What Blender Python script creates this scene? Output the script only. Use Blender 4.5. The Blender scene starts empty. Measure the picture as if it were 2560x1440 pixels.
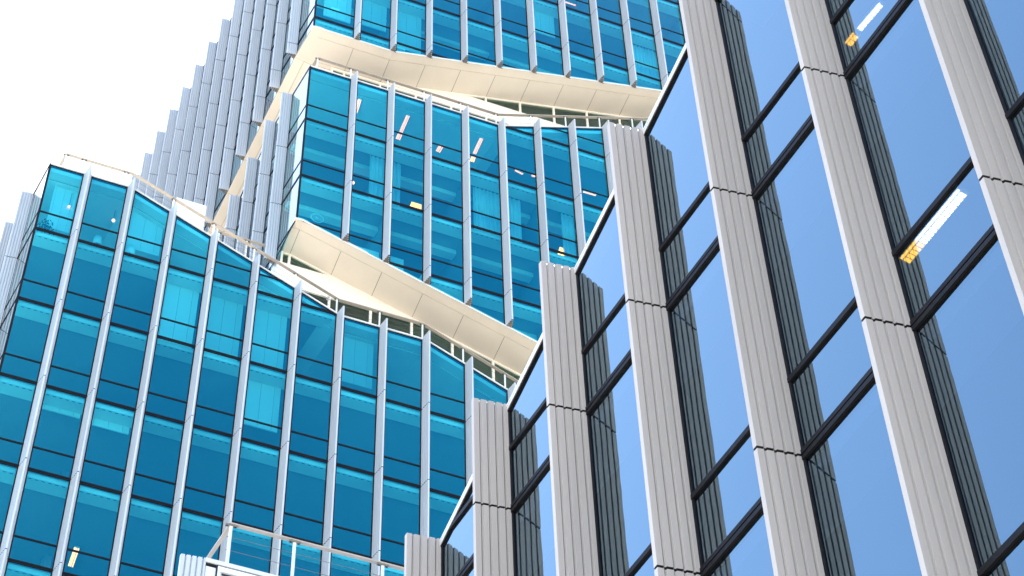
import bpy, bmesh, math, random
from mathutils import Vector, Matrix
random.seed(7)
R = math.radians
C = bpy.context.scene.collection
CAMZ = 1.6                                    # eye height above the pavement

# ---------------------------------------------------------------- camera
FPX, PITCH, ROLL = 5734.5, 53.2229, -2.3076   # focal length in px of a 2560 px wide frame
cp, sp = math.cos(R(PITCH)), math.sin(R(PITCH))
cr, sr = math.cos(R(ROLL)), math.sin(R(ROLL))
fwd = Vector((0, cp, sp)); r0 = Vector((1, 0, 0)); u0 = Vector((0, -sp, cp))
right = r0 * cr + u0 * sr; up = u0 * cr - r0 * sr
cam_d = bpy.data.cameras.new('camera'); cam = bpy.data.objects.new('camera', cam_d); C.objects.link(cam)
cam_d.sensor_width = 36; cam_d.lens = 36 * FPX / 2560
cam_d.clip_start = 0.1; cam_d.clip_end = 20000
m = Matrix((right, up, -fwd)).transposed().to_4x4(); m.translation = (0, 0, CAMZ)
cam.matrix_world = m
bpy.context.scene.camera = cam

# ---------------------------------------------------------------- sky, sun, exposure
SUN_AZ, SUN_EL = 118.0, 58.0                   # degrees, azimuth from +X towards +Y
w = bpy.data.worlds.new('World'); bpy.context.scene.world = w; w.use_nodes = True
nt = w.node_tree; bg = nt.nodes['Background']
sky = nt.nodes.new('ShaderNodeTexSky'); sky.sky_type = 'NISHITA'; sky.sun_disc = False
sky.sun_elevation = R(SUN_EL); sky.sun_rotation = R(90 - SUN_AZ)
sky.altitude = 50; sky.air_density = 1.35; sky.dust_density = .5; sky.ozone_density = 5.0
bg.inputs['Strength'].default_value = 0.12
nt.links.new(sky.outputs[0], bg.inputs['Color'])
sl = bpy.data.lights.new('sun', 'SUN'); sl.energy = 3.5; sl.angle = R(0.5); sl.color = (1, .95, .87)
so = bpy.data.objects.new('sun', sl); C.objects.link(so)
sd = Vector((math.cos(R(SUN_EL)) * math.cos(R(SUN_AZ)), math.cos(R(SUN_EL)) * math.sin(R(SUN_AZ)), math.sin(R(SUN_EL))))
so.rotation_euler = sd.to_track_quat('Z', 'Y').to_euler()
vs = bpy.context.scene.view_settings
vs.view_transform = 'Standard'; vs.look = 'None'; vs.gamma = 1; vs.use_curve_mapping = False
vs.exposure = 2.1
cy = bpy.context.scene.cycles
cy.max_bounces = 10; cy.transparent_max_bounces = 16; cy.caustics_reflective = False; cy.caustics_refractive = False

# ---------------------------------------------------------------- materials
def mat(name, col, rough=.5, metal=0, noise=0, nscale=(3, 3, 3), emit=None, estr=0, bump=0):
    m = bpy.data.materials.new(name); m.use_nodes = True
    n = m.node_tree.nodes; l = m.node_tree.links; p = n['Principled BSDF']
    p.inputs['Base Color'].default_value = (*col, 1); p.inputs['Roughness'].default_value = rough
    p.inputs['Metallic'].default_value = metal
    if noise or bump:
        tc = n.new('ShaderNodeTexCoord'); mp = n.new('ShaderNodeMapping'); mp.inputs['Scale'].default_value = nscale
        ns = n.new('ShaderNodeTexNoise'); ns.inputs['Scale'].default_value = 1; ns.inputs['Detail'].default_value = 6
        l.new(tc.outputs['Object'], mp.inputs[0]); l.new(mp.outputs[0], ns.inputs['Vector'])
        rp = n.new('ShaderNodeMapRange'); rp.inputs['From Min'].default_value = .3; rp.inputs['From Max'].default_value = .7
        rp.inputs['To Min'].default_value = 1 - noise; rp.inputs['To Max'].default_value = 1 + noise * .5
        l.new(ns.outputs['Fac'], rp.inputs[0])
        mx = n.new('ShaderNodeVectorMath'); mx.operation = 'SCALE'; mx.inputs[0].default_value = col
        l.new(rp.outputs[0], mx.inputs['Scale']); l.new(mx.outputs[0], p.inputs['Base Color'])
        if bump:
            b = n.new('ShaderNodeBump'); b.inputs['Strength'].default_value = bump; b.inputs['Distance'].default_value = .02
            l.new(ns.outputs['Fac'], b.inputs['Height']); l.new(b.outputs[0], p.inputs['Normal'])
    if emit:
        p.inputs['Emission Color'].default_value = (*emit, 1); p.inputs['Emission Strength'].default_value = estr
    return m

def vary(m, amt):
    """each panel run has its own slight tone"""
    n = m.node_tree.nodes; l = m.node_tree.links; p = n['Principled BSDF']; src = p.inputs['Base Color'].links[0].from_socket
    oi = n.new('ShaderNodeObjectInfo'); mr = n.new('ShaderNodeMapRange'); mr.inputs['To Min'].default_value = 1 - amt; mr.inputs['To Max'].default_value = 1 + amt
    l.new(oi.outputs['Random'], mr.inputs[0]); sc = n.new('ShaderNodeVectorMath'); sc.operation = 'SCALE'
    l.new(src, sc.inputs[0]); l.new(mr.outputs[0], sc.inputs['Scale']); l.new(sc.outputs[0], p.inputs['Base Color'])
    return m

def glass_mat(name, tint, refl, ior, wav=.0, var=0, white=True):
    m = bpy.data.materials.new(name); m.use_nodes = True
    n = m.node_tree.nodes; l = m.node_tree.links
    n.remove(n['Principled BSDF']); out = n['Material Output']
    tr = n.new('ShaderNodeBsdfTransparent'); tr.inputs[0].default_value = (*tint, 1)
    gl = n.new('ShaderNodeBsdfGlossy'); gl.inputs['Color'].default_value = (*refl, 1); gl.inputs['Roughness'].default_value = 0.0
    fr = n.new('ShaderNodeFresnel'); fr.inputs['IOR'].default_value = ior
    # a glass sheet reflects the same from both sides: face the normal to the viewer
    geo = n.new('ShaderNodeNewGeometry')
    tc = n.new('ShaderNodeTexCoord'); ns = n.new('ShaderNodeTexNoise'); ns.inputs['Scale'].default_value = .9
    l.new(tc.outputs['Object'], ns.inputs['Vector'])
    bp = n.new('ShaderNodeBump'); bp.inputs['Strength'].default_value = 1; bp.inputs['Distance'].default_value = wav
    l.new(ns.outputs['Fac'], bp.inputs['Height']); l.new(bp.outputs[0], gl.inputs['Normal'])
    if var:                                                          # coating and room tone differ a little from pane to pane
        oi = n.new('ShaderNodeObjectInfo'); mr = n.new('ShaderNodeMapRange'); mr.inputs['To Min'].default_value = 1 - var; mr.inputs['To Max'].default_value = 1 + var * .4
        l.new(oi.outputs['Random'], mr.inputs[0]); scl = n.new('ShaderNodeVectorMath'); scl.operation = 'SCALE'; scl.inputs[0].default_value = tint
        l.new(mr.outputs[0], scl.inputs['Scale']); l.new(scl.outputs[0], tr.inputs[0])
    mx = n.new('ShaderNodeMixShader')
    cmb = n.new('ShaderNodeMath'); cmb.operation = 'MAXIMUM'
    # Fresnel of a back face would use 1/ior: measure the angle instead
    lw = n.new('ShaderNodeLayerWeight'); lw.inputs['Blend'].default_value = .5
    cosv = n.new('ShaderNodeMath'); cosv.operation = 'SUBTRACT'; cosv.inputs[0].default_value = 1
    l.new(lw.outputs['Facing'], cosv.inputs[1])                      # = |cos|
    om = n.new('ShaderNodeMath'); om.operation = 'POWER'; om.inputs[1].default_value = 4.0
    l.new(lw.outputs['Facing'], om.inputs[0])
    f0 = ((ior - 1) / (ior + 1)) ** 2
    ma = n.new('ShaderNodeMath'); ma.operation = 'MULTIPLY_ADD'
    ma.inputs[1].default_value = 1 - f0; ma.inputs[2].default_value = f0
    l.new(om.outputs[0], ma.inputs[0])
    n.remove(fr); n.remove(geo); n.remove(cmb); n.remove(cosv)
    cm = n.new('ShaderNodeMix'); cm.data_type = 'RGBA'; cm.inputs['A'].default_value = (*refl, 1); cm.inputs['B'].default_value = (1, 1, 1, 1)
    p6 = n.new('ShaderNodeMapRange'); p6.interpolation_type = 'SMOOTHSTEP'   # at a glancing angle the coating loses its colour
    p6.inputs['From Min'].default_value = .50; p6.inputs['From Max'].default_value = .72; p6.inputs['To Max'].default_value = 1 if white else 0
    l.new(lw.outputs['Facing'], p6.inputs[0]); l.new(p6.outputs[0], cm.inputs['Factor']); l.new(cm.outputs['Result'], gl.inputs['Color'])
    l.new(ma.outputs[0], mx.inputs[0]); l.new(tr.outputs[0], mx.inputs[1]); l.new(gl.outputs[0], mx.inputs[2])
    l.new(mx.outputs[0], out.inputs['Surface'])
    return m

M = {}
M['fin'] = vary(mat('fin_metal', (.51, .525, .54), .42, .15, .07, (5, 5, .3)), .05)
M['fin_near'] = vary(mat('fin_metal_near', (.44, .395, .36), .55, .05, .09, (9, 9, .35)), .03)  # same fin metal, the warmth of its surroundings tinted into the base colour
M['fin_near'].node_tree.nodes['Principled BSDF'].inputs['Specular IOR Level'].default_value = .25
M['fin_cap'] = mat('fin_underside', (.14, .13, .115), .8, 0, .35, (9, 9, 9))
M['joint'] = mat('joint_black', (.012, .013, .016), .7)
M['frame'] = mat('frame_dark', (.010, .009, .010), .5, 0, .3, (4, 4, 4))
M['frame'].node_tree.nodes['Principled BSDF'].inputs['Specular IOR Level'].default_value = .12
M['glass'] = glass_mat('glass_teal', (.29, .86, .92), (.03, .80, 1.0), 2.45, .0015, .22)
M['glass_near'] = glass_mat('glass_near', (.13, .19, .27), (.72, .93, 1.0), 2.75, .0030, .05, False)
M['glass_green'] = glass_mat('glass_green', (.44, .62, .52), (.7, .85, .8), 1.6)
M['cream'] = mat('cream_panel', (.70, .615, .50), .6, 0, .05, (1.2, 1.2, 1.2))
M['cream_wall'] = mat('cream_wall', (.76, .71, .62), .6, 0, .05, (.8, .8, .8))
M['groove'] = mat('groove', (.16, .14, .12), .8)
M['white'] = mat('white_metal', (.64, .63, .60), .45, 0, .06, (2, 2, 2))
M['rail'] = mat('rail_metal', (.43, .365, .29), .45, 0, .12, (5, 5, 5))
M['bracket'] = mat('bracket_metal', (.17, .155, .135), .6, 0, .3, (20, 20, 20))
M['cable'] = mat('cable_steel', (.12, .12, .13), .35, .8)
M['ceiling'] = mat('ceiling_dimmed', (.24, .27, .29), .8, 0, .05, (.6, .6, .6))  # light falloff away from the window is put into this dark colour
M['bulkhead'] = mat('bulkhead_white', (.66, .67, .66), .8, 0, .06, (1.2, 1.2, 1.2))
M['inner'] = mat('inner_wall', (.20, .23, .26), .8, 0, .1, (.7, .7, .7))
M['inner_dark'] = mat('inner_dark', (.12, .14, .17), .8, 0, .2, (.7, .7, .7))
M['partition'] = mat('partition', (.72, .73, .72), .8, 0, .05, (1, 1, 1))
M['blind'] = mat('blind_fabric', (.64, .65, .63), .8, 0, .03, (.5, .5, .5))
M['curtain'] = mat('curtain_fabric', (.66, .68, .67), .85)
M['roof'] = mat('roof_gravel', (.45, .42, .38), .9, 0, .15, (2, 2, 2))
M['pave'] = mat('ground_paving', (.56, .51, .43), .9, 0, .2, (.4, .4, .4))
M['panel_white'] = mat('panel_white', (.72, .74, .76), .5, 0, .04, (1, 1, 1))
M['lamp'] = mat('lamp_glow', (1, .9, .7), .5, emit=(1, .74, .50), estr=3.8)
M['lamp_deep'] = mat('lamp_warm_glow', (1, .9, .7), .5, emit=(1, .13, .065), estr=1.9)
M['amber_deep'] = mat('lamp_amber_glow', (1, .8, .4), .5, emit=(1, .16, .05), estr=2.4)
M['bulb'] = mat('bulb_glow', (1, .9, .7), .5, emit=(1, .16, .09), estr=2.5)
M['amber'] = mat('amber_glow', (1, .7, .1), .5, emit=(1, .36, .015), estr=3.0)
M['yellow'] = mat('yellow_board', (1.0, .72, .04), .6, emit=(1, .16, .03), estr=2.4)  # no lamp: glow added so the board reads yellow through teal glass
M['shade'] = mat('lampshade', (.88, .88, .84), .8)
M['leaf'] = mat('leaf', (.05, .08, .05), .7)
M['mark'] = mat('grey_mark', (.55, .57, .60), .7)

# ---------------------------------------------------------------- mesh helpers
class Frame:
    """local axes: s along the wall, n out of it, z up (world height)"""
    def __init__(self, o, e, n): self.o, self.e, self.n = Vector(o), Vector(e), Vector(n)
    def __call__(self, s, n, z):
        p = self.o + self.e * s + self.n * n; return Vector((p.x, p.y, z))

class MB:
    def __init__(self): self.v, self.f, self.m, self.mats = [], [], [], []
    def mi(self, name):
        if name not in self.mats: self.mats.append(name)
        return self.mats.index(name)
    def face(self, pts, name):
        i = len(self.v); self.v += [tuple(p) for p in pts]; self.f.append(tuple(range(i, i + len(pts)))); self.m.append(self.mi(name))
    def loft(self, a, b, name, cap_a=None, cap_b=None):
        """closed ring a to closed ring b, with end caps"""
        i = len(self.v); n = len(a); self.v += [tuple(p) for p in a] + [tuple(p) for p in b]; k = self.mi(name)
        for j in range(n):
            q = (j + 1) % n; self.f.append((i + j, i + q, i + n + q, i + n + j)); self.m.append(k)
        self.f.append(tuple(i + j for j in reversed(range(n)))); self.m.append(self.mi(cap_a or name))
        self.f.append(tuple(i + n + j for j in range(n))); self.m.append(self.mi(cap_b or name))
    def prism(self, F, poly, n0, n1, name):          # (s,z) polygon pushed from n0 to n1
        if len(poly) < 3: return
        self.loft([F(s, n0, z) for s, z in poly], [F(s, n1, z) for s, z in poly], name)
    def column(self, F, prof, z0, z1, name, cap=None, capt=None):   # (s,n) profile from z0 to z1
        self.loft([F(s, n, z0) for s, n in prof], [F(s, n, z1) for s, n in prof], name, cap, capt)
    def box(self, F, s0, s1, n0, n1, z0, z1, name):
        self.prism(F, [(s0, z0), (s1, z0), (s1, z1), (s0, z1)], n0, n1, name)
    def bar(self, p, q, wu, wv, name, upv=Vector((0, 0, 1))):        # rectangular bar between two points
        p, q = Vector(p), Vector(q); d = (q - p).normalized(); a = d.cross(upv).normalized() * (wu / 2); b = a.cross(d).normalized() * (wv / 2)
        r = lambda c: [c + a + b, c - a + b, c - a - b, c + a - b]
        self.loft(r(p), r(q), name)
    def tube(self, p, q, rad, name, n=6):
        p, q = Vector(p), Vector(q); d = (q - p).normalized(); a = d.cross(Vector((.31, .2, .93))).normalized(); b = d.cross(a)
        r = lambda c: [c + (a * math.cos(t * 2 * math.pi / n) + b * math.sin(t * 2 * math.pi / n)) * rad for t in range(n)]
        self.loft(r(p), r(q), name)
    def build(self, name, parent=None, base=None, smooth=False):
        base = Vector(base) if base is not None else (Vector(parent['base']) if parent is not None else Vector((0, 0, 0)))
        me = bpy.data.meshes.new(name); me.from_pydata([tuple(Vector(v) - base) for v in self.v], [], self.f)
        for k in self.mats: me.materials.append(M[k])
        for p, k in zip(me.polygons, self.m): p.material_index = k; p.use_smooth = smooth
        bm = bmesh.new(); bm.from_mesh(me); bmesh.ops.recalc_face_normals(bm, faces=bm.faces); bm.to_mesh(me); bm.free()
        me.update()
        o = bpy.data.objects.new(name, me); C.objects.link(o)
        if parent is not None: o.parent = parent; o['base'] = parent['base']
        else: o.location = base
        return o

def tag(o, label, cat, group=None, kind=None):
    if label: o['label'] = label
    if cat: o['category'] = cat
    if group: o['group'] = group
    if kind: o['kind'] = kind
    return o
def thing(name, base, label, cat, group=None):
    o = bpy.data.objects.new(name, None); C.objects.link(o); o.location = base; o['base'] = tuple(base); o.empty_display_size = .5
    return tag(o, label, cat, group)

def clip(poly, p, q, below=True):
    """keep the part of a convex (s,z) polygon below (or above) the line p-q"""
    sg = 1 if below else -1
    f = lambda t: sg * ((q[0] - p[0]) * (t[1] - p[1]) - (q[1] - p[1]) * (t[0] - p[0]))
    out = []
    for i in range(len(poly)):
        a, b = poly[i], poly[(i + 1) % len(poly)]; fa, fb = f(a), f(b)
        if fa <= 0: out.append(a)
        if fa * fb < 0:
            t = fa / (fa - fb); out.append((a[0] + (b[0] - a[0]) * t, a[1] + (b[1] - a[1]) * t))
    return out
def pl(points):
    """piecewise linear function"""
    def f(x):
        if x <= points[0][0]: return points[0][1]
        for (a, u), (b, v) in zip(points, points[1:]):
            if x <= b: return u + (v - u) * (x - a) / (b - a)
        return points[-1][1]
    return f

# ---------------------------------------------------------------- the measured grid of the tower
W, H = 1.35, 3.33061
TH, THA = R(22.9323), R(-58.0305)
B = Vector((math.cos(TH), math.sin(TH), 0)); N = Vector((math.sin(TH), -math.cos(TH), 0))
A = -Vector((math.cos(THA), math.sin(THA), 0)); NA = Vector((A.y, -A.x, 0)); NA = NA if NA.x < 0 else -NA
O = Vector((-13.9302, 37.5327, 0)); Z0 = 54.2079 + CAMZ
L = lambda k: Z0 + k * H
THIN = .2575
FB = Frame(O, B, N)
# fin: a slim wedge with ribbed flanks
FD, FW, TIP0, TIP1 = .335, .225, .090, .135
def fin_profile(slit=.008):
    near = []
    ln = math.hypot(TIP0, FD); dx, dn = TIP0 / ln, FD / ln
    off = lambda t, e: (dx * t + dn * e, dn * t - dx * e)     # e = into the fin
    t = ln
    pts = [off(ln, 0)]
    while t > .085:
        a = t - .053
        pts += [off(a, 0), off(a - .0006, .032), off(a - slit, .032), off(a - slit - .001, .012)]
        b = a - max(.019, slit + .004)
        pts += [off(b, .012), off(b - .006, 0)]
        t = b - .006
    pts.append((0, 0))
    near = pts[::-1]
    far = [(FW - s, n) for s, n in near[::-1]]
    return near + far
FIN = fin_profile()
FIN_FAR = fin_profile(.017)                # slits widened on the tower so its distant ribs draw darker lines
CORE = [(.040, .003), (.105, .26), (.120, .26), (FW - .040, .003)]
GAP = .028
def add_fin(F, parent, s, z0, z1, levels, mull0=None, mull1=None, fm='fin', mullion=True):
    b = MB(); G = Frame(F(s, 0, 0), F.e, F.n)
    cuts = [z for z in levels if z0 + .1 < z < z1 - .1]
    zs = [z0] + cuts + [z1]
    for i in range(len(zs) - 1):
        a = zs[i] + (GAP / 2 if i else 0); c = zs[i + 1] - (GAP / 2 if i < len(zs) - 2 else 0)
        b.column(G, FIN if fm == 'fin_near' else FIN_FAR, a, c, fm, 'fin_cap' if i == 0 else 'joint', fm if i == len(zs) - 2 else 'joint')
    for z in cuts: b.column(G, CORE, z - GAP / 2, z + GAP / 2, 'joint')
    m0 = z0 if mull0 is None else mull0; m1 = z1 - .06 if mull1 is None else mull1
    if mullion: b.box(G, -.018 if fm == 'fin_near' else -.036, .261, -.03, -.003, m0, m1, 'frame')
    return b.build('fin', parent)

def add_window(F, parent, s0, s1, zb, zt, k0, k1, LL, glass, top=None, bot=None, name='window', single=False):
    """one window from bar level zb to zt; top / bot are lines ((s,z),(s,z)) that cut it"""
    def cut(poly):
        if top: poly = clip(poly, *top, below=True)
        if bot and len(poly) > 2: poly = clip(poly, *bot, below=False)
        return poly
    rect = lambda a, b: cut([(s0, a), (s1, a), (s1, b), (s0, b)])
    pane = rect(zb, zt)
    if len(pane) < 3: return None
    area = abs(sum(p[0] * q[1] - q[0] * p[1] for p, q in zip(pane, pane[1:] + pane[:1]))) / 2
    if area < .01: return None
    b = MB()
    for k in range(k0, k1 + 1):
        z = LL(k)
        for a, c, n in ((z - .055, z - .009, .007), (z - .009, z + .009, -.010), (z + .009, z + .055, .007)):
            if c > zb - .08 and a < zt + .08:
                p = rect(max(a, zb - .001) if single else a, min(c, zt) if single else c)
                b.prism(F, p, -.024, n, 'frame')
        zz = LL(k - 1) + THIN * H
        if zb < zz < zt: b.prism(F, rect(zz - .028, zz + .028), -.024, .005, 'frame')
    # slim dark edge along a sloping cut
    for ln, sg in ((top, -1), (bot, 1)):
        if ln:
            (pa, qa) = ln
            e = [(pa[0], pa[1]), (qa[0], qa[1]), (qa[0], qa[1] + sg * .03), (pa[0], pa[1] + sg * .03)]
            e = [p for p in e]
            lo, hi = zb, zt
            e = clip(clip(e, (s0, hi), (s1, hi), True), (s0, lo), (s1, lo), False)
            if len(e) > 2: b.prism(F, e, -.017, .004, 'frame')
    for a, c in ((s0, s0 + .022), (s1 - .022, s1)):                # side stiles
        p = [(a, zb), (c, zb), (c, zt), (a, zt)]
        if top: p = clip(p, *top, below=True)
        if bot and len(p) > 2: p = clip(p, *bot, below=False)
        b.prism(F, p, -.016, -.001, 'frame')
    o = b.build(name, parent)
    tx, tz = random.uniform(-.0016, .0016), random.uniform(-.0012, .0012)
    g = MB(); g.face([F(s, (-.019 if glass == 'glass_near' else -.009) + tx * (s - (s0 + s1) / 2) + tz * (z - (zb + zt) / 2), z) for s, z in pane], glass); g.build('pane', o)
    return o

def add_blind(F, win, s0, s1, zt, zb, n=-.47):
    b = MB(); k = 3; wd = (s1 - s0)
    cuts = [0, .10, .47, .83, 1.0]
    for a, c in zip(cuts, cuts[1:]):
        b.box(F, s0 + a * wd + .004, s0 + c * wd - .004, n - .012, n, zb, zt, 'blind')
    b.box(F, s0 + .01, s1 - .01, n - .02, n + .012, zb - .03, zb - .002, 'blind')
    return b.build('blind', win)

def add_ceiling(F, parent, s0, s1, z, bays, depth=4.0, beam=False, slots=True):
    """floor slab with its white edge, blind-track slots and the ceiling further in, coloured darker for light falloff (skew frame)"""
    b = MB()
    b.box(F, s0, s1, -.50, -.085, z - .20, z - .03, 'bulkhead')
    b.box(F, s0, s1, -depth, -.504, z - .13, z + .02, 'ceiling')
    if slots:
        for i in bays:
            x = i * W + .30
            for j in range(6):
                a = x + .02 + j * .175
                if a + .09 < s1 and a > s0: b.box(F, a, a + .085, -.135, -.115, z - .206, z - .2005, 'inner_dark')
    if beam:
        b.box(F, s0, s1, -1.30, -1.02, z - .36, z - .134, 'bulkhead')
    return b.build('ceiling', parent)

# ---------------------------------------------------------------- ground
g = MB(); S_ = 3000
g.box(Frame((0, 0, 0), (1, 0, 0), (0, 1, 0)), -S_, S_, -S_, S_, -1, 0, 'pave')
tag(g.build('ground'), None, None, kind='structure')

fins_i = lambda a, b: range(a, b + 1)
def fin_c(i): return i * W + FW / 2

def b_facade(parent, i0, i1, corner, ztop, zbot, kmin, kmax, tops=None, bottom_cap=True, finbot=None, levels=None, blinds=None, glass='glass'):
    """fins i0..i1 and the windows between them; ztop / zbot are functions of s"""
    wins = {}
    lv = [L(k) for k in range(kmin - 1, kmax + 2)]
    edges = [(i0 - 1, corner + .03, i0 * W + .03)] + [(i, i * W + FW - .03, (i + 1) * W + .03) for i in range(i0, i1 + 1)]
    for i, a, c in edges:
        if i == i0 - 1: ca = corner; cc = fin_c(i0)
        else: ca, cc = fin_c(i), fin_c(i + 1)
        tl = ((ca, ztop(ca) - .07), (cc, ztop(cc) - .07)); bl = ((ca, zbot(ca) + .05), (cc, zbot(cc) + .05))
        for k in range(kmin, kmax + 1):
            zb, zt = L(k - 1), L(k)
            if min(tl[0][1], tl[1][1]) >= zt + .1: t = None
            else: t = tl
            u = None if max(bl[0][1], bl[1][1]) <= zb - .1 else bl
            if t and max(t[0][1], t[1][1]) < zb: continue
            if u and min(u[0][1], u[1][1]) > zt: continue
            o = add_window(FB, parent, a, c, zb, zt, k, k, L, glass, t, u)
            if o: wins[(i, k)] = o
    for i in fins_i(i0, i1):
        s = i * W; zt = ztop(fin_c(i)) + .03; zb = zbot(s)
        add_fin(FB, parent, s, zb, zt, lv, mull0=zb + .06, mull1=zt - .10)
    return wins

def coping(F, parent, pts, n0=-.34, n1=.022, name='coping', col='white', t=.06):
    b = MB()
    for (s0, z0), (s1, z1) in zip(pts, pts[1:]):
        b.prism(F, [(s0, z0 - t), (s1, z1 - t), (s1, z1), (s0, z0)], n0, n1, col)
        b.prism(F, [(s0, z0 - t - .03), (s1, z1 - t - .03), (s1, z1 - t - .001), (s0, z0 - t - .001)], n0 + .02, n1 - .03, 'frame')
    return b.build(name, parent)

AB = .285 + 1.0                                                  # bay of the side facades
def a_facade(parent, corner, a0, na, ztop, zbot, levels, first=None, amin=.0, glass='glass'):
    F = Frame(O + B * corner, A, NA)
    lst = [a0 + AB * j for j in range(na)]
    edges = [(.03, lst[0] + .03)] + [(p + FW - .03, q + .03) for p, q in zip(lst, lst[1:])]
    for a, c in edges:
        ca, cc = a - .08, c + .08
        tl = ((ca, ztop(ca) - .07), (cc, ztop(cc) - .07)); bl = ((ca, zbot(ca) + .05), (cc, zbot(cc) + .05))
        zb, zt = min(bl[0][1], bl[1][1]), max(tl[0][1], tl[1][1])
        ks = [k for k in range(-8, 12) if zb - .1 < L(k) + H * .3 and L(k) < zt + .1]
        add_window(F, parent, a, c, zb, zt, min(ks), max(ks), L, glass, tl, bl, 'side_window', True)
    for p in lst:
        zt = ztop(p + .11) + .03; zb = zbot(p)
        add_fin(F, parent, p, zb, zt, levels, mull0=zb + .06, mull1=zt - .10)
    return F

def corner_post(parent, corner, z0, z1):
    b = MB(); q = O + B * corner
    ring = [q + B * .055 + N * .0, q + N * .012 + NA * .012, q + A * .055, q + A * .055 - NA * .05, q - N * .07 - NA * .06, q + B * .055 - N * .05]
    f = lambda z: [Vector((p.x, p.y, z)) for p in ring]
    b.loft(f(z0), f(z1), 'frame'); return b.build('corner_mullion', parent)

allL = [L(k) for k in range(-8, 12)]
# ================================================================ lowest block
C1, C2 = .30, 7.962
low = thing('office_block', FB(C1, 0, 0), 'lowest of the stacked blue glass office blocks, its parapet stepping down to the right', 'building', 'stacked office blocks')
zt1p = [(C1 - .1, L(1)), (fin_c(2), L(1)), (fin_c(7), L(0)), (fin_c(9), L(0)), (fin_c(14), L(-1))]
zt1 = pl(zt1p); zb1 = lambda s: L(-6)
w1 = b_facade(low, 1, 13, C1, zt1, zb1, -5, 1)
coping(FB, low, [(C1 - .01, L(1)), (fin_c(2), L(1)), (fin_c(7), L(0)), (fin_c(9), L(0)), (fin_c(14), L(-1))])
FA1 = a_facade(low, C1, 1.255, 5, lambda a: L(1), lambda a: L(-6), allL)
coping(FA1, low, [(.02, L(1) - .003), (9, L(1) - .003)])
corner_post(low, C1, L(-6), L(1) - .09)
K1 = Frame(O + B * C1, B, -A)                                     # skew frame: s along B, n along the side
sx = lambda s: s - C1
for k in range(-5, 2):
    smax = {1: fin_c(2), 0: fin_c(9)}.get(k, fin_c(14))
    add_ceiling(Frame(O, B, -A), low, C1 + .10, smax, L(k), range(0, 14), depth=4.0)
rf = MB()
for (s0, z0), (s1, z1) in zip(zt1p, zt1p[1:]):
    s0 = max(s0, C1 + .08)
    rf.prism(Frame(O, B, -A), [(s0, z0 - .33), (s1, z1 - .33), (s1, z1 - .12), (s0, z0 - .12)], -16, -.36, 'roof')
    rf.prism(Frame(O, B, -A), [(s0, z0 - .36), (s1, z1 - .36), (s1, z1 - .334), (s0, z0 - .334)], -6, -.36, 'bulkhead')
    rf.prism(Frame(O, B, -A), [(s0, z0 - .30), (s1, z1 - .30), (s1, z1 - .115), (s0, z0 - .115)], -.355, -.075, 'bulkhead')
rf.build('roof', low)
bw = MB()
zz = [(C1 + .1, L(-6)), (fin_c(14), L(-6)), (fin_c(14), L(-1) - .4), (fin_c(9), L(0) - .4), (fin_c(7), L(0) - .4), (fin_c(2), L(1) - .4), (C1 + .1, L(1) - .4)]
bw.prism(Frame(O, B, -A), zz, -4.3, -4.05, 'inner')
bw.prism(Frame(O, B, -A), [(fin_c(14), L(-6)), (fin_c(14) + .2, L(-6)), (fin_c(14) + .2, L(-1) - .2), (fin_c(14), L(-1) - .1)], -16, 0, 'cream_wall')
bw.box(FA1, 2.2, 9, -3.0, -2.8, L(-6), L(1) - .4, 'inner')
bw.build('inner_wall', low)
pb = MB(); pb.box(Frame(O, B, -A), C1 + .1, fin_c(14), -16, -.1, 0, L(-6) - .05, 'cream_wall'); pb.build('podium', low)

def bl(wins, i, k, frac, F=FB, n=-.47):
    o = wins.get((i, k))
    if o is None: return
    zt = L(k) - .205; zb = zt - (H - .25) * frac
    add_blind(F, o, i * W + .24, (i + 1) * W - .02, zt, zb, n)
for i, k, f in ((3, 0, .93), (4, 0, .90), (5, 0, .84), (7, 0, .72), (5, -1, .62), (2, 1, .70), (0, 1, .72)):
    if i == 0:
        o = w1.get((0, 1)); add_blind(FB, o, .62, 1.33, L(1) - .205, L(0) + .88, -.5)
    else: bl(w1, i, k, f)
o = w1.get((1, -2))
if o: add_blind(FB, o, W + .24, 2 * W - .02, L(-2) - .205, L(-2) - .36)
o = w1.get((2, -2))
if o: add_blind(FB, o, 2 * W + .24, 3 * W - .02, L(-2) - .205, L(-2) - .48)

# ================================================================ middle block
mid = thing('office_block', FB(C2, 0, 0), 'middle blue glass office block, its slanted cream underside hanging over the lower terrace', 'building', 'stacked office blocks')
SB2 = -.4863 / W
zt2p = [(C2 - .02, L(4)), (fin_c(11), L(4)), (fin_c(17), L(4) + 6 * H / 5), (fin_c(19), L(4) + 8 * H / 5)]
zt2 = pl(zt2p)
ZS2 = 58.40 + CAMZ
zb2 = pl([(8.19, ZS2), (8.19 + 18, ZS2 + SB2 * 18)])
w2 = b_facade(mid, 7, 18, C2, zt2, zb2, -1, 6)
coping(FB, mid, [(C2 - .01, L(4)), (fin_c(11), L(4)), (fin_c(17), L(4) + 6 * H / 5), (fin_c(19), L(4) + 8 * H / 5)], -.3)
za2 = pl([(0, L(4)), (2.75, L(4)), (2.75 + 5 * AB, L(3)), (30, L(3))])
zab2 = lambda a: L(1) + .30
FA2 = a_facade(mid, C2, 1.335, 7, za2, lambda a: ZS2 if a < 1.0 else L(1) + .30, allL)
coping(FA2, mid, [(.02, L(4) - .003), (2.75, L(4) - .003), (2.75 + 5 * AB, L(3) - .003), (10, L(3) - .003)])
corner_post(mid, C2, ZS2 + .06, L(4) - .09)
KB = Frame(O, B, -A)
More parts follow.
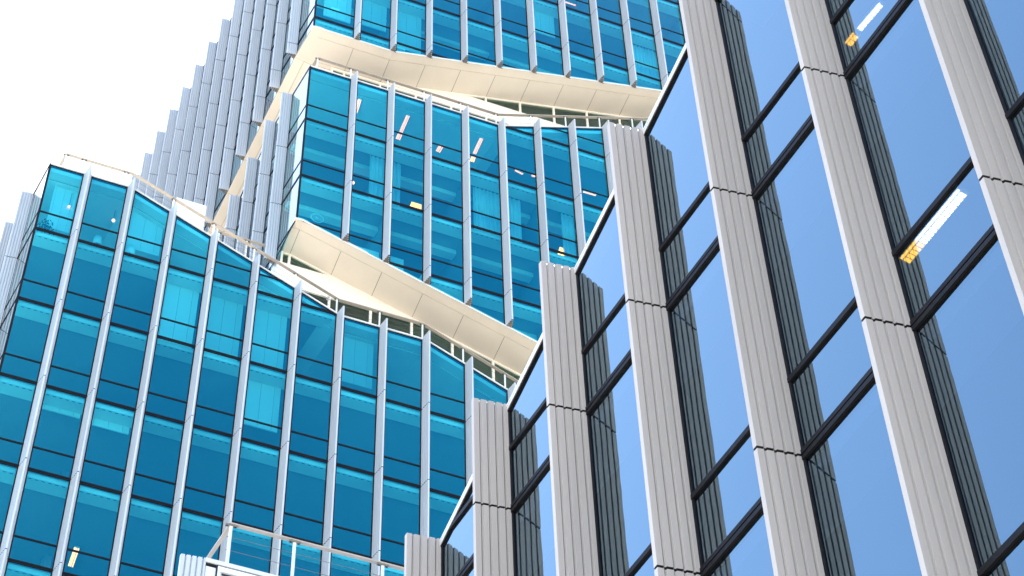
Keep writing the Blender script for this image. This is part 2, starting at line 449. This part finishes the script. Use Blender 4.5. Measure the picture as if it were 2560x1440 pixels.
def ceil_limits(k, zb, zt, s0, s1):
    a, c = s0, s1
    xs = [s0 + (s1 - s0) * j / 400 for j in range(401)]
    ok = [x for x in xs if zb(x) + .55 < L(k) < zt(x) + .05]
    return (min(ok), max(ok)) if ok else None
for k in range(-1, 7):
    r = ceil_limits(k, zb2, zt2, C2 + .1, fin_c(19))
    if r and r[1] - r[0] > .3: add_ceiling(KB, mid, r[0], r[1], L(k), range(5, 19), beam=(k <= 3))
rf = MB()
for (s0, z0), (s1, z1) in zip(zt2p, zt2p[1:]):
    s0 = max(s0, C2 + .08)
    rf.prism(KB, [(s0, z0 - .33), (s1, z1 - .33), (s1, z1 - .12), (s0, z0 - .12)], -2.6, -.34, 'roof')
    rf.prism(KB, [(s0, z0 - .36), (s1, z1 - .36), (s1, z1 - .334), (s0, z0 - .334)], -2.6, -.36, 'bulkhead')
    rf.prism(KB, [(s0, z0 - .30), (s1, z1 - .30), (s1, z1 - .115), (s0, z0 - .115)], -.355, -.075, 'bulkhead')
rf.box(KB, C2 + .3, fin_c(19), -16, -2.7, L(3) - .5, L(3) - .3, 'roof')
rf.build('roof', mid)
bw = MB()
for i in range(5, 19):
    s0, s1 = (C2 + .1 if i == 5 else fin_c(i)), fin_c(i + 1)
    if s1 < C2 + .1: continue
    s0 = max(s0, C2 + .1)
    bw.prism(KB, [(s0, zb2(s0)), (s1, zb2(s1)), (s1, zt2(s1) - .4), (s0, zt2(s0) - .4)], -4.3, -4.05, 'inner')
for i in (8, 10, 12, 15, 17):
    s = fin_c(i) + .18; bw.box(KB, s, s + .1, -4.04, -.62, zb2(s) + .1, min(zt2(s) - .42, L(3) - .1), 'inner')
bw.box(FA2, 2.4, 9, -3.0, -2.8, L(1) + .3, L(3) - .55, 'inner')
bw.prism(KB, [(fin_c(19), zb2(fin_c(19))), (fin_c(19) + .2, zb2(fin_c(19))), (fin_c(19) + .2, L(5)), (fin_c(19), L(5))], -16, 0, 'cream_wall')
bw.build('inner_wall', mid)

# soffit of the middle block with its grooves, and the recessed terrace wall under it
def soffit_b(parent, pts, depth, groove, name, joints, a_in=None, corner=None):
    """pts: polyline (s,z) of the lower glass edge; panels 1.35 m deep with an edge strip"""
    b = MB(); t = .14
    for (s0, z0), (s1, z1) in zip(pts, pts[1:]):
        for na, nb in ((-.008, .02),):
            b.prism(FB, [(s0, z0 - .02), (s1, z1 - .02), (s1, z1 + .05), (s0, z0 + .05)], na, nb, 'white')
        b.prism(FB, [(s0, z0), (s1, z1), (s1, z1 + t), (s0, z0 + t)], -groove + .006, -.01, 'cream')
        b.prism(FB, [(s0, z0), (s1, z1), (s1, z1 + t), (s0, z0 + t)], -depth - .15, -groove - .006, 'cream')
        b.prism(FB, [(s0, z0 + .02), (s1, z1 + .02), (s1, z1 + t), (s0, z0 + t)], -groove - .006, -groove + .006, 'groove')
    f = pl(pts)
    for s in joints:
        b.box(FB, s - .007, s + .007, -depth, -groove - .01, f(s) - .0025, f(s) + .01, 'groove')
        b.box(FB, s - .003, s + .003, -groove + .01, -.02, f(s) - .002, f(s) + .01, 'cream_wall')
    return b.build(name, parent)
ZR = 1.35
sof2 = [(C2 - .03, ZS2), (8.19, ZS2), (fin_c(19), zb2(fin_c(19)))]
js2 = [8.19] + [fin_c(i) for i in range(7, 19)]
soffit_b(mid, sof2, ZR, .355, 'soffit', js2)

def terrace_wall(parent, s0, s1, zlow, ztop_f, sill, head, win_s, post_s, name='terrace_wall', firstwin=None):
    """cream recessed wall: ribbon windows above the sill line and below the head line"""
    b = MB()
    n1 = -ZR
    xs = [s0] + [p for p in post_s if s0 < p < s1] + [s1]
    b.box(FB, s0, s1, n1 - .06, n1 + .0, head, sill, 'cream_wall')                     # spandrel
    for p in xs:                                                                        # posts
        b.box(FB, p - .035, p + .035, n1 - .07, n1 + .012, zlow(p), ztop_f(p) + .02, 'cream_wall')
        b.box(FB, p - .004, p + .004, n1 + .001, n1 + .004, head + .01, sill - .01, 'groove') if p in post_s else None
    for a, c in zip(xs, xs[1:]):
        b.prism(FB, [(a, ztop_f(a) - .07), (c, ztop_f(c) - .07), (c, ztop_f(c) + .02), (a, ztop_f(a) + .02)], n1 - .06, n1 + .008, 'cream_wall')
    b.box(FB, s0, s1, n1 - .06, n1 + .01, sill, sill + .035, 'cream_wall')
    b.box(FB, s0, s1, n1 - .06, n1 + .01, head - .035, head, 'cream_wall')
    o = b.build(name, parent)
    for a, c in zip(xs, xs[1:]):
        if c - a < .2: continue
        for lo, hi in ((sill + .03, None), (min(zlow(a), zlow(c)), head - .03)):
            poly = [(a + .03, lo), (c - .03, lo), (c - .03, hi or 1e3), (a + .03, hi or 1e3)]
            poly = clip(poly, (a, ztop_f(a) - .06), (c, ztop_f(c) - .06), True)
            if hi and len(poly) > 2: poly = clip(poly, (a, zlow(a)), (c, zlow(c)), False)
            if len(poly) < 3: continue
            if firstwin and (a + c) / 2 < firstwin and hi is None: continue
            q = MB()
            for p0, p1 in zip(poly, poly[1:] + poly[:1]):
                q.bar(FB(p0[0], n1 - .035, p0[1]), FB(p1[0], n1 - .035, p1[1]), .03, .03, 'cream_wall', N)
            wnd = q.build('terrace_window', parent)
            gg = MB(); gg.face([FB(s, n1 - .03, z) for s, z in poly], 'glass_green'); gg.build('pane', wnd)
    r = MB()
    top = max(ztop_f(s0), ztop_f(s1)) + .1
    for a, c in zip(xs, xs[1:]):
        r.prism(FB, [(a, zlow(a)), (c, zlow(c)), (c, ztop_f(c) - .02), (a, ztop_f(a) - .02)], n1 - 2.6, n1 - 2.5, 'inner')
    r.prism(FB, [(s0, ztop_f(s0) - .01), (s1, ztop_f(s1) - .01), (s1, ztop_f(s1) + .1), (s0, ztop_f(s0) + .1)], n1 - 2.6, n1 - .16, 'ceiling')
    r.box(FB, s0 - .0, s0 + .05, n1 - 2.5, n1 - .062, zlow(s0), ztop_f(s0) - .02, 'cream_wall')
    r.build('terrace_room', parent)
    return o
terrace_wall(mid, 7.935, fin_c(17), lambda q: max(zt1(q) - .2, L(-1)), zb2, L(1.083), L(.768), None, [8.19] + [fin_c(i) for i in range(7, 17)])
# plain cladding under the side glass of the middle block
b = MB(); b.box(FA2, 1.58, 1.78, -.3, -.05, L(1) - .2, ZS2 + .3, 'panel_white'); b.box(FA2, 1.36, 10, -.3, -.1, L(1) - .5, L(1) + .34, 'panel_white'); b.build('base_cladding', mid)

def blind_cut(win, s0, s1, zt, zbf, n=-.30):
    """a blind lowered all the way to the slanting underside"""
    if win is None: return
    b = MB(); b.prism(FB, [(s0, zbf(s0)), (s1, zbf(s1)), (s1, zt), (s0, zt)], n - .012, n, 'blind'); b.build('blind', win)
blind_cut(w2.get((7, 2)), 7 * W + .24, 8 * W - .02, L(1) + .80, lambda s: zb2(s) + .16)
blind_cut(w2.get((8, 2)), 8 * W + .24, 8 * W + .80, L(1) + .80, lambda s: L(1) + .10)

# ================================================================ upper block
upb = thing('office_block', FB(C2, 0, L(4)), 'topmost blue glass office block, a long row of pale fins against the white sky', 'building', 'stacked office blocks')
ZS3 = 70.14 + CAMZ
zb3 = pl([(fin_c(8), ZS3), (fin_c(8) + 20, ZS3 + .3098 * 20)])
zt3 = lambda s: L(9)
w3 = b_facade(upb, 7, 18, C2, zt3, zb3, 5, 9)
za3b = pl([(0, ZS3), (1.35, ZS3), (1.35 + 14 * AB, ZS3 - 14 * .146 * H)])
FA3 = a_facade(upb, C2, 1.30, 14, lambda a: L(9), za3b, allL)
coping(FB, upb, [(C2 - .01, L(9)), (fin_c(19), L(9))]); coping(FA3, upb, [(.02, L(9) - .003), (18.4, L(9) - .003)])
corner_post(upb, C2, ZS3 + .06, L(9) - .09)
for k in range(5, 10):
    r = ceil_limits(k, zb3, lambda s: L(9), C2 + .1, fin_c(19))
    if r: add_ceiling(KB, upb, r[0], r[1], L(k), range(5, 19), beam=(k in (5, 6)))
bw = MB()
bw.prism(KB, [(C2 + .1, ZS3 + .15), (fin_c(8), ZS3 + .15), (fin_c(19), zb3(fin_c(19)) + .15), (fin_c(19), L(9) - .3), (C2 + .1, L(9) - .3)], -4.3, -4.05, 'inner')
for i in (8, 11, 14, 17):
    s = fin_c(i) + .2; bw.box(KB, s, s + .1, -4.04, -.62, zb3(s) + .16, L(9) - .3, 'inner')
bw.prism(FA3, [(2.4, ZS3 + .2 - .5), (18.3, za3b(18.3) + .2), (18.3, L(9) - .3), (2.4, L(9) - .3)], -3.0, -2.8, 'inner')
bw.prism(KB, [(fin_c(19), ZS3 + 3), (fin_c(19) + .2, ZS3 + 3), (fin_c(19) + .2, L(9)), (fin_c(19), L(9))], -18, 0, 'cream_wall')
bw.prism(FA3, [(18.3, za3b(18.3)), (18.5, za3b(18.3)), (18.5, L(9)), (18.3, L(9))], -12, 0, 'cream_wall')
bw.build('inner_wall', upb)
rf = MB(); rf.box(KB, C2 + .1, fin_c(19), -18.3, -.36, L(9) - .3, L(9) - .1, 'roof'); rf.build('roof', upb)
# soffits: front strip, side strip
sof3 = [(C2 - .03, ZS3), (fin_c(8), ZS3), (fin_c(19), zb3(fin_c(19)))]
js3 = [8.19] + [fin_c(i) for i in range(7, 19)]
soffit_b(upb, sof3, ZR, .355, 'soffit', [s for s in js3 if s > 8.3])
b = MB(); t = .14
apts = [(.02, ZS3 + .002), (1.35, ZS3 + .002), (18.2, za3b(18.2) + .002)]
for (s0, z0), (s1, z1) in zip(apts, apts[1:]):
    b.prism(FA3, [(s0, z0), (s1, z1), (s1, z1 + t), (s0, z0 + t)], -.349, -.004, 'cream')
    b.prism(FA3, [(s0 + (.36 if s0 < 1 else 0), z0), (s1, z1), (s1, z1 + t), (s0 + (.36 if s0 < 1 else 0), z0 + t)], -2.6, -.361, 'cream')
    b.prism(FA3, [(s0, z0 + .02), (s1, z1 + .02), (s1, z1 + t), (s0, z0 + t)], -.361, -.349, 'groove')
f3 = pl(apts)
for j in range(0, 13):
    s = 1.41 + AB * j
    b.box(FA3, s - .006, s + .006, -2.5, -.37, f3(s) - .0025, f3(s) + .01, 'groove')
    b.box(FA3, s - .003, s + .003, -.34, -.01, f3(s) - .002, f3(s) + .01, 'groove')
b.build('soffit', upb)
terrace_wall(upb, 9.11, fin_c(18), lambda q: zt2(q) - .2, zb3, L(5.058), L(4.755), None, [fin_c(i) for i in range(7, 18)], firstwin=fin_c(10))
for i, k, f in ((7, 6, .55), (8, 6, .93), (11, 7, .75)):
    pass
o = w3.get((6, 6));  add_blind(FB, o, 6 * W + .30, 7 * W - .02, L(6) - .205, L(5) + 1.15) if o else None
o = w3.get((7, 6));  add_blind(FB, o, 7 * W + .24, 8 * W - .02, L(6) - .205, L(5) + 1.35) if o else None
o = w3.get((8, 6));  add_blind(FB, o, 8 * W + .24, 9 * W - .02, L(6) - .205, L(5) + .55) if o else None
o = w3.get((12, 7)); add_blind(FB, o, 12 * W + .24, 13 * W - .02, L(7) - .205, L(6) + 1.55) if o else None

# ================================================================ near building on the right
OR = Vector((-.8036, 15.5923, 0)); ZR0 = 15.8933 + CAMZ
LR = lambda k: ZR0 + k * H
FR = Frame(OR, A, NA)                                             # s runs away from the camera; bay j sits at s = -1.35 j
near = thing('office_building', FR(0, 0, 0), 'near office building on the right, broad ribbed grey fins between panes mirroring the sky', 'building')
PZ = 16.735 + CAMZ; SL = -H / 5 / W                               # parapet rises towards the camera
ztr = lambda s: PZ + SL * s
lvR = [LR(k) for k in range(-6, 6)]
J0, J1 = -2, 9
for j in range(J0, J1 + 1):
    s = -W * j; zt = ztr(s) + .02
    add_fin(FR, near, s, 1.0, zt, lvR, mull0=1.0, mull1=zt - .10, fm='fin_near')
    a, c = s + FW - .03 - W, s + .03                              # the glass on the near side of fin j
    tl = ((-W * (j + 1) + .11, ztr(-W * (j + 1) + .11) - .072), (s + .11, ztr(s + .11) - .072))
    for k in range(-4, 4):
        zb, z1 = LR(k - 1), LR(k)
        t = None if min(tl[0][1], tl[1][1]) >= z1 + .1 else tl
        if t and max(t[0][1], t[1][1]) < zb: continue
        add_window(FR, near, a, c, zb, z1, k, k, LR, 'glass_near', t, None)
b = MB()
for off, n0, n1, col, t0, t1 in ((0, -.34, .010, 'white', -.070, -.036), (0, -.30, .004, 'frame', -.035, -.030), (0, -.34, .014, 'white', -.029, .0)):
    b.prism(FR, [(-W * (J1 + 1), ztr(-W * (J1 + 1)) + t0), (-W * J0, ztr(-W * J0) + t0), (-W * J0, ztr(-W * J0) + t1), (-W * (J1 + 1), ztr(-W * (J1 + 1)) + t1)], n0, n1, col)
b.build('coping', near)
sA, sB = -W * (J1 + 1), -W * J0
for k in range(-4, 4):
    smax = min(sB, (PZ - .2 - LR(k)) / -SL)
    smax = sB if ztr(sB) > LR(k) + .2 else -(LR(k) + .2 - PZ) / (-SL)
    if smax > sA + .3:
        c = MB(); c.box(FR, sA, smax, -.50, -.085, LR(k) - .20, LR(k) - .03, 'bulkhead')
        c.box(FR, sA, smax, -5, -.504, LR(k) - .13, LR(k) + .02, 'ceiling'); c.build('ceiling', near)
b = MB()
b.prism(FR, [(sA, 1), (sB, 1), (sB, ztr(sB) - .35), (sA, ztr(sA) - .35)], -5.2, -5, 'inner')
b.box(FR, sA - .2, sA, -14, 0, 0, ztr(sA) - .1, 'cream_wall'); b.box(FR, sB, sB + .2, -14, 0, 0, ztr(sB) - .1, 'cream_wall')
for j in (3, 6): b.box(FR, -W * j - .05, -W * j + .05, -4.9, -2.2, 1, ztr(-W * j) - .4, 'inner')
b.build('inner_wall', near)
b = MB(); b.prism(FR, [(sA, ztr(sA) - .33), (sB, ztr(sB) - .33), (sB, ztr(sB) - .13), (sA, ztr(sA) - .13)], -14, -.10, 'roof'); b.build('roof', near)
b = MB(); b.box(FR, sA, sB, -5, -.08, 0, .98, 'frame'); b.build('plinth', near)

# ================================================================ low wing at the bottom edge
PC = Vector((-4.322, 21.592, 0)); ZW = 23.0 + CAMZ
FWg = Frame(PC, B, N); FWa = Frame(PC, A, NA)
wing = thing('rooftop_wing', FWg(0, 0, 0), 'white panelled corner of a low rooftop wing at the bottom edge', 'building')
b = MB()
b.box(FWg, .01, 4.2, -5, -.02, 0, ZW - .12, 'panel_white'); b.build('wall', wing)
b = MB(); b.box(FWg, -.01, 4.2, -.3, .02, ZW - .075, ZW, 'white'); b.box(FWg, .0, 4.2, -.28, .004, ZW - .095, ZW - .078, 'joint')
b.box(FWa, .03, 6, -.3, .0, ZW - .078, ZW - .003, 'white'); b.build('coping', wing)
b = MB()
b.box(FWg, .15, .17, -.018, .001, ZW - 2, ZW - .10, 'joint')
b.box(FWg, .172, 4.0, -.018, .015, ZW - .19, ZW - .10, 'panel_white'); b.box(FWg, .172, .21, -.018, .015, ZW - 2, ZW - .192, 'panel_white')
b.box(FWg, .235, 4.0, -.018, .004, ZW - .235, ZW - .215, 'joint')
b.build('panel_frame', wing)
add_fin(FWa, wing, .0, ZW - 8, ZW + .01, [ZW - 3.4], mullion=False)

# ---------------------------------------------------------------- railings
def railing(name, label, group, runs, F, posts, zrail, zfoot, wires=3, inset=-.25, endrun=None, wcol='cable', ph=.05, rw=.10):
    o = thing(name, F(posts[0], inset, zfoot(posts[0])), label, 'railing', group)
    for i, s in enumerate(posts):
        b = MB(); z0, z1 = zfoot(s), zrail(s)
        b.box(F, s - ph / 2, s + ph / 2, inset - .012, inset + .012, z0 - .25, z1 - .02, 'white')
        b.box(F, s - ph / 2 + .008, s + ph / 2 - .008, inset - .02, inset + .02, z0 + .02, z0 + .05, 'cable')
        b.box(F, s - .085, s + .085, inset - .02, inset + .02, z1 - .05, z1 - .021, 'bracket')
        b.box(F, s - .07, s - .05, inset - .01, inset + .01, z1 - .058, z1 - .049, 'joint'); b.box(F, s + .05, s + .07, inset - .01, inset + .01, z1 - .058, z1 - .049, 'joint')
        b.build('post', o)
    b = MB()
    for s0, s1 in runs:
        n = inset
        b.prism(F, [(s0, zrail(s0) - .02), (s1, zrail(s1) - .02), (s1, zrail(s1) + .005), (s0, zrail(s0) + .005)], n - rw / 2, n + rw / 2, 'rail')
    if endrun:
        p, q = endrun; b.bar(p, q, rw, .025, 'rail')
    b.build('handrail', o)
    for j in range(wires):
        b = MB(); f = (j + 1) / (wires + 1)
        for s0, s1 in runs:
            b.tube(F(s0, inset, zfoot(s0) + (zrail(s0) - zfoot(s0)) * f), F(s1, inset, zfoot(s1) + (zrail(s1) - zfoot(s1)) * f), .004, wcol)
        b.build('cable', o)
    return o
zr1 = lambda s: zt1(s) + 1.055
k1 = [.72, fin_c(2), fin_c(7), fin_c(9), 16.2]
railing('terrace_railing', 'longest white wire railing, following the stepped parapet of the lowest block', None, list(zip(k1, k1[1:])), FB,
        [.72, 1.28, 2.60, 4.17, 5.50, 6.82, 8.17, 9.50, 10.86, 12.23, 13.54, 14.88], zr1, zt1,
        endrun=(FB(.72, -.25, L(1) + 1.045), FB(.72, -.25, L(1) + 1.045) + A * 5))
zr2 = lambda s: zt2(s) + 1.05
k2 = [8.28, fin_c(11), 23.0]
railing('terrace_railing', 'white railing on the roof edge of the middle block, below the upper cream soffit', None, list(zip(k2, k2[1:])), FB,
        [8.28, 9.50, 10.85, 12.19, 13.55, 14.88, 16.22, 17.58, 18.94, 20.28, 21.6], zr2, zt2,
        endrun=(FB(8.28, -.25, L(4) + 1.045), FB(8.28, -.25, L(4) + 1.045) + A * 1.0))
railing('terrace_railing', 'short level railing in front of the pale side fins of the middle block', None, [(5.75, 7.5)], FB,
        [5.9, 6.81], lambda s: 58.60 + CAMZ, lambda s: 57.55 + CAMZ, inset=-1.45)
FWi = FWg
railing('terrace_railing', 'grey and white corner railing with thin wires on top of the low rooftop wing', None, [(.30, 4.1)], FWg,
        [.347, 1.287, 2.611, 3.93], lambda s: ZW + 1.075, lambda s: ZW, wires=3, inset=-.25, ph=.045, rw=.058,
        endrun=(FWg(.347, -.25, ZW + 1.066), FWg(.347, -.25, ZW + 1.066) + A * 3))

# ---------------------------------------------------------------- banner on the lowest terrace
ban = thing('banner', FB(4.35, -1.0, 57.5 + CAMZ), 'white panel with a faint grey mark behind the sloping railing of the lowest block', 'banner')
b = MB(); b.box(FB, 4.36, 5.31, -1.012, -1.0, 57.75 + CAMZ, 59.13 + CAMZ, 'panel_white'); b.build('panel', ban)
b = MB()
for j in range(4): b.box(FB, 4.74 + .05 * j, 4.775 + .05 * j, -.9995, -.998, 58.52 + CAMZ, 58.57 + CAMZ, 'mark')
b.build('mark', ban)
for s in (4.34, 5.33):
    b = MB(); b.tube(FB(s, -1.03, 57.0 + CAMZ), FB(s, -1.03, 59.22 + CAMZ), .014, 'rail'); b.build('pole', ban)

# ---------------------------------------------------------------- lamps behind the glass
def strip(p0, p1, z, label, F=FB, wd=.12, two=False, m='lamp_deep'):
    o = thing('ceiling_lamp', F((p0[0] + p1[0]) / 2, (p0[1] + p1[1]) / 2, z), label, 'lamp', 'lit ceiling lamps behind the glass')
    P, Q = F(*p0, z), F(*p1, z); d = (Q - P); ln = d.length; d.normalize(); sd_ = Vector((-d.y, d.x, 0))
    G = Frame((P.x, P.y, 0), d, sd_)
    b = MB(); b.box(G, -.02, ln + .02, -wd / 2 - .012, wd / 2 + .012, z + .004, z + .05, 'white'); b.build('housing', o)
    b = MB(); n = max(2, int(ln / .045))
    for i in range(n):
        a, c = ln * i / n, ln * (i + 1) / n - .014
        mm = 'amber' if (two and i < n * .24) else m
        for q0, q1 in ((-wd / 2, -wd * .30), (-wd * .12, wd * .18), (wd * .24, wd / 2)): b.box(G, a, c + (.012 if q0 < -wd * .2 else 0), q0, q1, z - .004, z + .003, mm)
    b.build('diffuser', o); return o
zc = lambda k: L(k) - .22
zc4 = L(4) - .40
strip((9.93, -0.47), (9.97, -1.02), zc4, 'lit strip lamp beside the first fin in the top row of the middle block')
strip((11.71, -0.52), (11.70, -1.25), zc4, 'long lit strip lamp in the third pane of the top row, middle block')
strip((11.70, -1.34), (11.70, -1.57), zc4, 'short lit lamp just below the long strip in the third pane of the middle block', wd=.16)
strip((13.21, -1.32), (13.18, -1.57), zc4, 'small square lit lamp alone in the fourth pane of the middle block, top row', wd=.16)
strip((14.42, -0.52), (14.41, -1.21), zc4, 'dim strip lamp in the fifth pane of the middle block, top row')
strip((14.43, -1.34), (14.44, -1.55), zc4, 'short amber lamp beside a fin joint, below the dim strip', wd=.15, m='amber_deep')
strip((16.0, -1.36), (16.32, -1.42), zc4, 'faint thin lamp line in the top row of the middle block, left one of two', wd=.05)
strip((16.63, -1.36), (16.77, -1.36), zc4, 'tiny bright lamp right of a faint thin line, top row of the middle block', wd=.06)
strip((18.60, -1.38), (19.08, -1.37), zc4, 'thin white lamp line low in the last visible pane of the middle block', wd=.05)
strip((18.55, -1.40), (19.0, -1.40), zc(8), 'thin lamp line at the top edge of the photo, behind the topmost block', wd=.05)
strip((3.42, -2.05), (3.43, -2.75), zc(-3), 'lit yellow strip lamp low in the lowest block near the bottom left corner', wd=.13, m='amber_deep')
GR = Frame(OR, -A, NA)
strip((5.62, -1.37), (6.43, -1.37), LR(0) - .28, 'long bright louvred ceiling lamp at the right edge of the near building', GR, .10, True, m='lamp')
strip((5.73, -1.28), (5.86, -1.28), LR(1) - .28, 'short amber ceiling lamp near the top edge of the near building', GR, .075, m='amber')
strip((5.92, -1.28), (6.25, -1.30), LR(1) - .28, 'pale dotted ceiling lamp near the top edge, next to the amber one', GR, .05, m='lamp')

def bulb(p, label, r=.05):
    o = thing('pendant_lamp', p, label, 'lamp', 'round lit bulbs behind the glass')
    b = MB(); n = 10; rings = []
    for i in range(1, 6):
        t = math.pi * i / 6; rings.append([Vector(p) + Vector((r * math.sin(t) * math.cos(2 * math.pi * j / n), r * math.sin(t) * math.sin(2 * math.pi * j / n), -r * math.cos(t))) for j in range(n)])
    for r0_, r1_ in zip(rings, rings[1:]):
        for j in range(n): b.face([r0_[j], r0_[(j + 1) % n], r1_[(j + 1) % n], r1_[j]], 'bulb')
    b.face(rings[0], 'bulb'); b.face(rings[-1], 'bulb'); b.build('bulb', o)
    b = MB(); b.tube(Vector(p) + Vector((0, 0, r * .8)), Vector(p) + Vector((0, 0, .7)), .006, 'joint'); b.build('cord', o)
bulb(FB(1.16, -.45, 56.30 + CAMZ), 'small dim round bulb in the corner pane at the top of the lowest block', .035)
bulb(FB(2.55, -.74, 56.64 + CAMZ), 'bright round bulb in the second pane at the top of the lowest block', .055)
bulb(FB(10.1, -1.32, 63.30 + CAMZ), 'glowing bulb at a fin joint in the second row of the middle block', .06)

# ---------------------------------------------------------------- curtains
def curtain(s0, s1, zt, zb, label, n=-.5):
    b = MB(); k = int((s1 - s0) / .012); pts = []
    ph = random.random() * 6
    for i in range(k + 1):
        s = s0 + (s1 - s0) * i / k; pts.append((s, n + .035 * math.sin(i * .55 + ph + .8 * math.sin(i * .13))))
    low_ = [FB(s, q * 1.0 + .01 * math.sin(s * 31), zb) for s, q in pts]; hi = [FB(s, n + (q - n) * .6, zt) for s, q in pts]
    mid_ = [FB(s, q, (zt + zb) / 2) for s, q in pts]
    for r_ in ((low_, mid_), (mid_, hi)):
        for i in range(k): b.face([r_[0][i], r_[0][i + 1], r_[1][i + 1], r_[1][i]], 'curtain')
    o = b.build('curtain', base=FB(s0, n, zb), smooth=True)
    md = o.modifiers.new('thickness', 'SOLIDIFY'); md.thickness = .004
    tag(o, label, 'curtain', 'pale curtains behind the glass')
curtain(10.40, 11.03, L(3) - .25, L(2) + .10, 'pale curtain in the second pane of the middle block, with a bulb to its left')
curtain(11.13, 11.50, L(3) - .25, L(2) + .10, 'narrow pale curtain at the left edge of the third pane, above the yellow board')
curtain(14.05, 15.02, L(3) - .25, L(2) + .10, 'widest pale pleated curtain filling a pane in the middle of the middle block')
curtain(15.30, 15.78, L(3) - .25, L(2) + .10, 'narrow pale curtain just right of the widest pleated curtain')
curtain(17.25, 17.70, L(3) - .25, L(2) + .10, 'pale curtain beside the small yellow board on the right of the middle block')
curtain(18.75, 19.30, L(3) - .25, L(2) + .10, 'pale curtain half hidden by the white parapet of the near building')
curtain(20.80, 21.85, L(7) - .30, L(6) + .05, 'pleated pale curtain in the topmost block near the near building')
curtain(17.80, 18.10, L(7) - .95, L(6) + .05, 'short white curtain beside a fin of the topmost block')

# ---------------------------------------------------------------- things standing behind the windows
def drum(s, z0, r0_, r1_, h, label):
    o = thing('table_lamp', FB(s, -.40, z0 - .35), label, 'lamp', 'white lampshades behind the glass'); n = 20
    c = FB(s, -.40, 0)
    ring = lambda r, z: [Vector((c.x + r * math.cos(2 * math.pi * j / n), c.y + r * math.sin(2 * math.pi * j / n), z)) for j in range(n)]
    b = MB(); a_, d_ = ring(r0_, z0), ring(r1_, z0 + h)
    for j in range(n): b.face([a_[j], a_[(j + 1) % n], d_[(j + 1) % n], d_[j]], 'shade')
    q = b.build('lamp_shade', o, smooth=True); md = q.modifiers.new('thickness', 'SOLIDIFY'); md.thickness = .006
    b = MB(); b.tube(Vector((c.x, c.y, z0 - .35)), Vector((c.x, c.y, z0 + h * .6)), .012, 'rail'); b.build('stem', o)
drum(2.18, L(0) + .48, .15, .11, .40, 'white tapered lampshade behind the second pane of the lowest block')
drum(3.16, L(0) + .46, .14, .14, .38, 'white drum lampshade behind the third pane of the lowest block')
def board(s0, s1, z0, z1, label, n=-.6, lean=.1, m='yellow', cat='board', name='yellow_board'):
    b = MB(); b.loft([FB(s0, n, z0), FB(s1, n, z0), FB(s1, n - .03, z0), FB(s0, n - .03, z0)], [FB(s0 + lean, n, z1), FB(s1, n, z1), FB(s1, n - .03, z1), FB(s0 + lean, n - .03, z1)], m)
    tag(b.build(name, base=FB(s0, n, z0)), label, cat)
board(11.80, 12.20, L(2) + .66, L(2) + .95, 'wide bright yellow board in the third pane of the middle block', -.4, .06)
board(17.0, 17.22, L(2) + .52, L(2) + .98, 'small bright yellow board with a slanted side, right of the middle block', -.45, .10)
board(16.75, 17.35, L(6) + .72, L(6) + .95, 'white rectangular board low behind the topmost block', -.5, .0, 'shade', 'board', 'white_board')
board(6.85, 7.35, L(-.0) + .60, L(0) + .80, 'white printer-like box low behind the fifth pane of the lowest block', -.5, .03, 'shade', 'box', 'white_box')
board(8.65, 8.98, L(5) + 1.60, L(5) + 1.77, 'pale box in the corner pane of the topmost block', -.4, .0, 'shade', 'box', 'white_box')
# spoked wheel leaning in the corner room of the middle block
wl = thing('wheel', FB(8.76, -.5, L(1) + 1.75), 'pale spoked wheel hanging in the corner pane above the middle soffit', 'wheel')
b = MB(); n = 28; r_ = .21; c = (8.76, L(1) + 1.95)
P = lambda t, r: FB(c[0] + r * math.cos(t), -.5, c[1] + r * math.sin(t))
for j in range(n): b.tube(P(2 * math.pi * j / n, r_), P(2 * math.pi * (j + 1) / n, r_), .018, 'bulkhead', 5)
b.build('rim', wl)
b = MB()
for j in range(14): b.tube(P(2 * math.pi * j / 14, .03), P(2 * math.pi * j / 14, r_ - .01), .005, 'bulkhead', 4)
b.tube(FB(c[0], -.52, c[1]), FB(c[0], -.48, c[1]), .035, 'bulkhead', 8); b.build('spokes', wl)
# leafy plant in the corner room of the lowest block
pt = thing('potted_plant', FB(.62, -.45, L(0) + .02), 'dark leafy plant low in the corner pane of the lowest block', 'plant')
b = MB(); random.seed(3)
for _ in range(120):
    q = FB(.62 + random.gauss(0, .13), -.45 + random.uniform(-.12, .12), L(0) + .80 + random.gauss(0, .13)); v = Vector((random.uniform(-1, 1), random.uniform(-1, 1), random.uniform(-.6, .6))).normalized() * .05; u_ = v.cross(Vector((0, 0, 1))).normalized() * .018
    b.face([q - v, q + u_, q + v, q - u_], 'leaf')
b.build('foliage', pt)
b = MB(); b.column(Frame(FB(.62, -.45, 0), B, N), [(.09 * math.cos(t * math.pi / 4), .09 * math.sin(t * math.pi / 4)) for t in range(8)], L(0) + .04, L(0) + .22, 'inner_dark'); b.build('pot', pt)
# little lamp on the terrace wall
wlm = thing('wall_light', FB(9.50, -1.33, 56.55 + CAMZ), 'small round white light on the cream terrace wall above the sloping railing', 'lamp')
b = MB(); b.tube(FB(9.50, -1.34, 56.60 + CAMZ), FB(9.50, -1.24, 56.60 + CAMZ), .05, 'white', 12); b.build('housing', wlm)
b = MB(); b.tube(FB(9.50, -1.24, 56.60 + CAMZ), FB(9.50, -1.20, 56.60 + CAMZ), .035, 'mark', 12); b.build('lens', wlm)
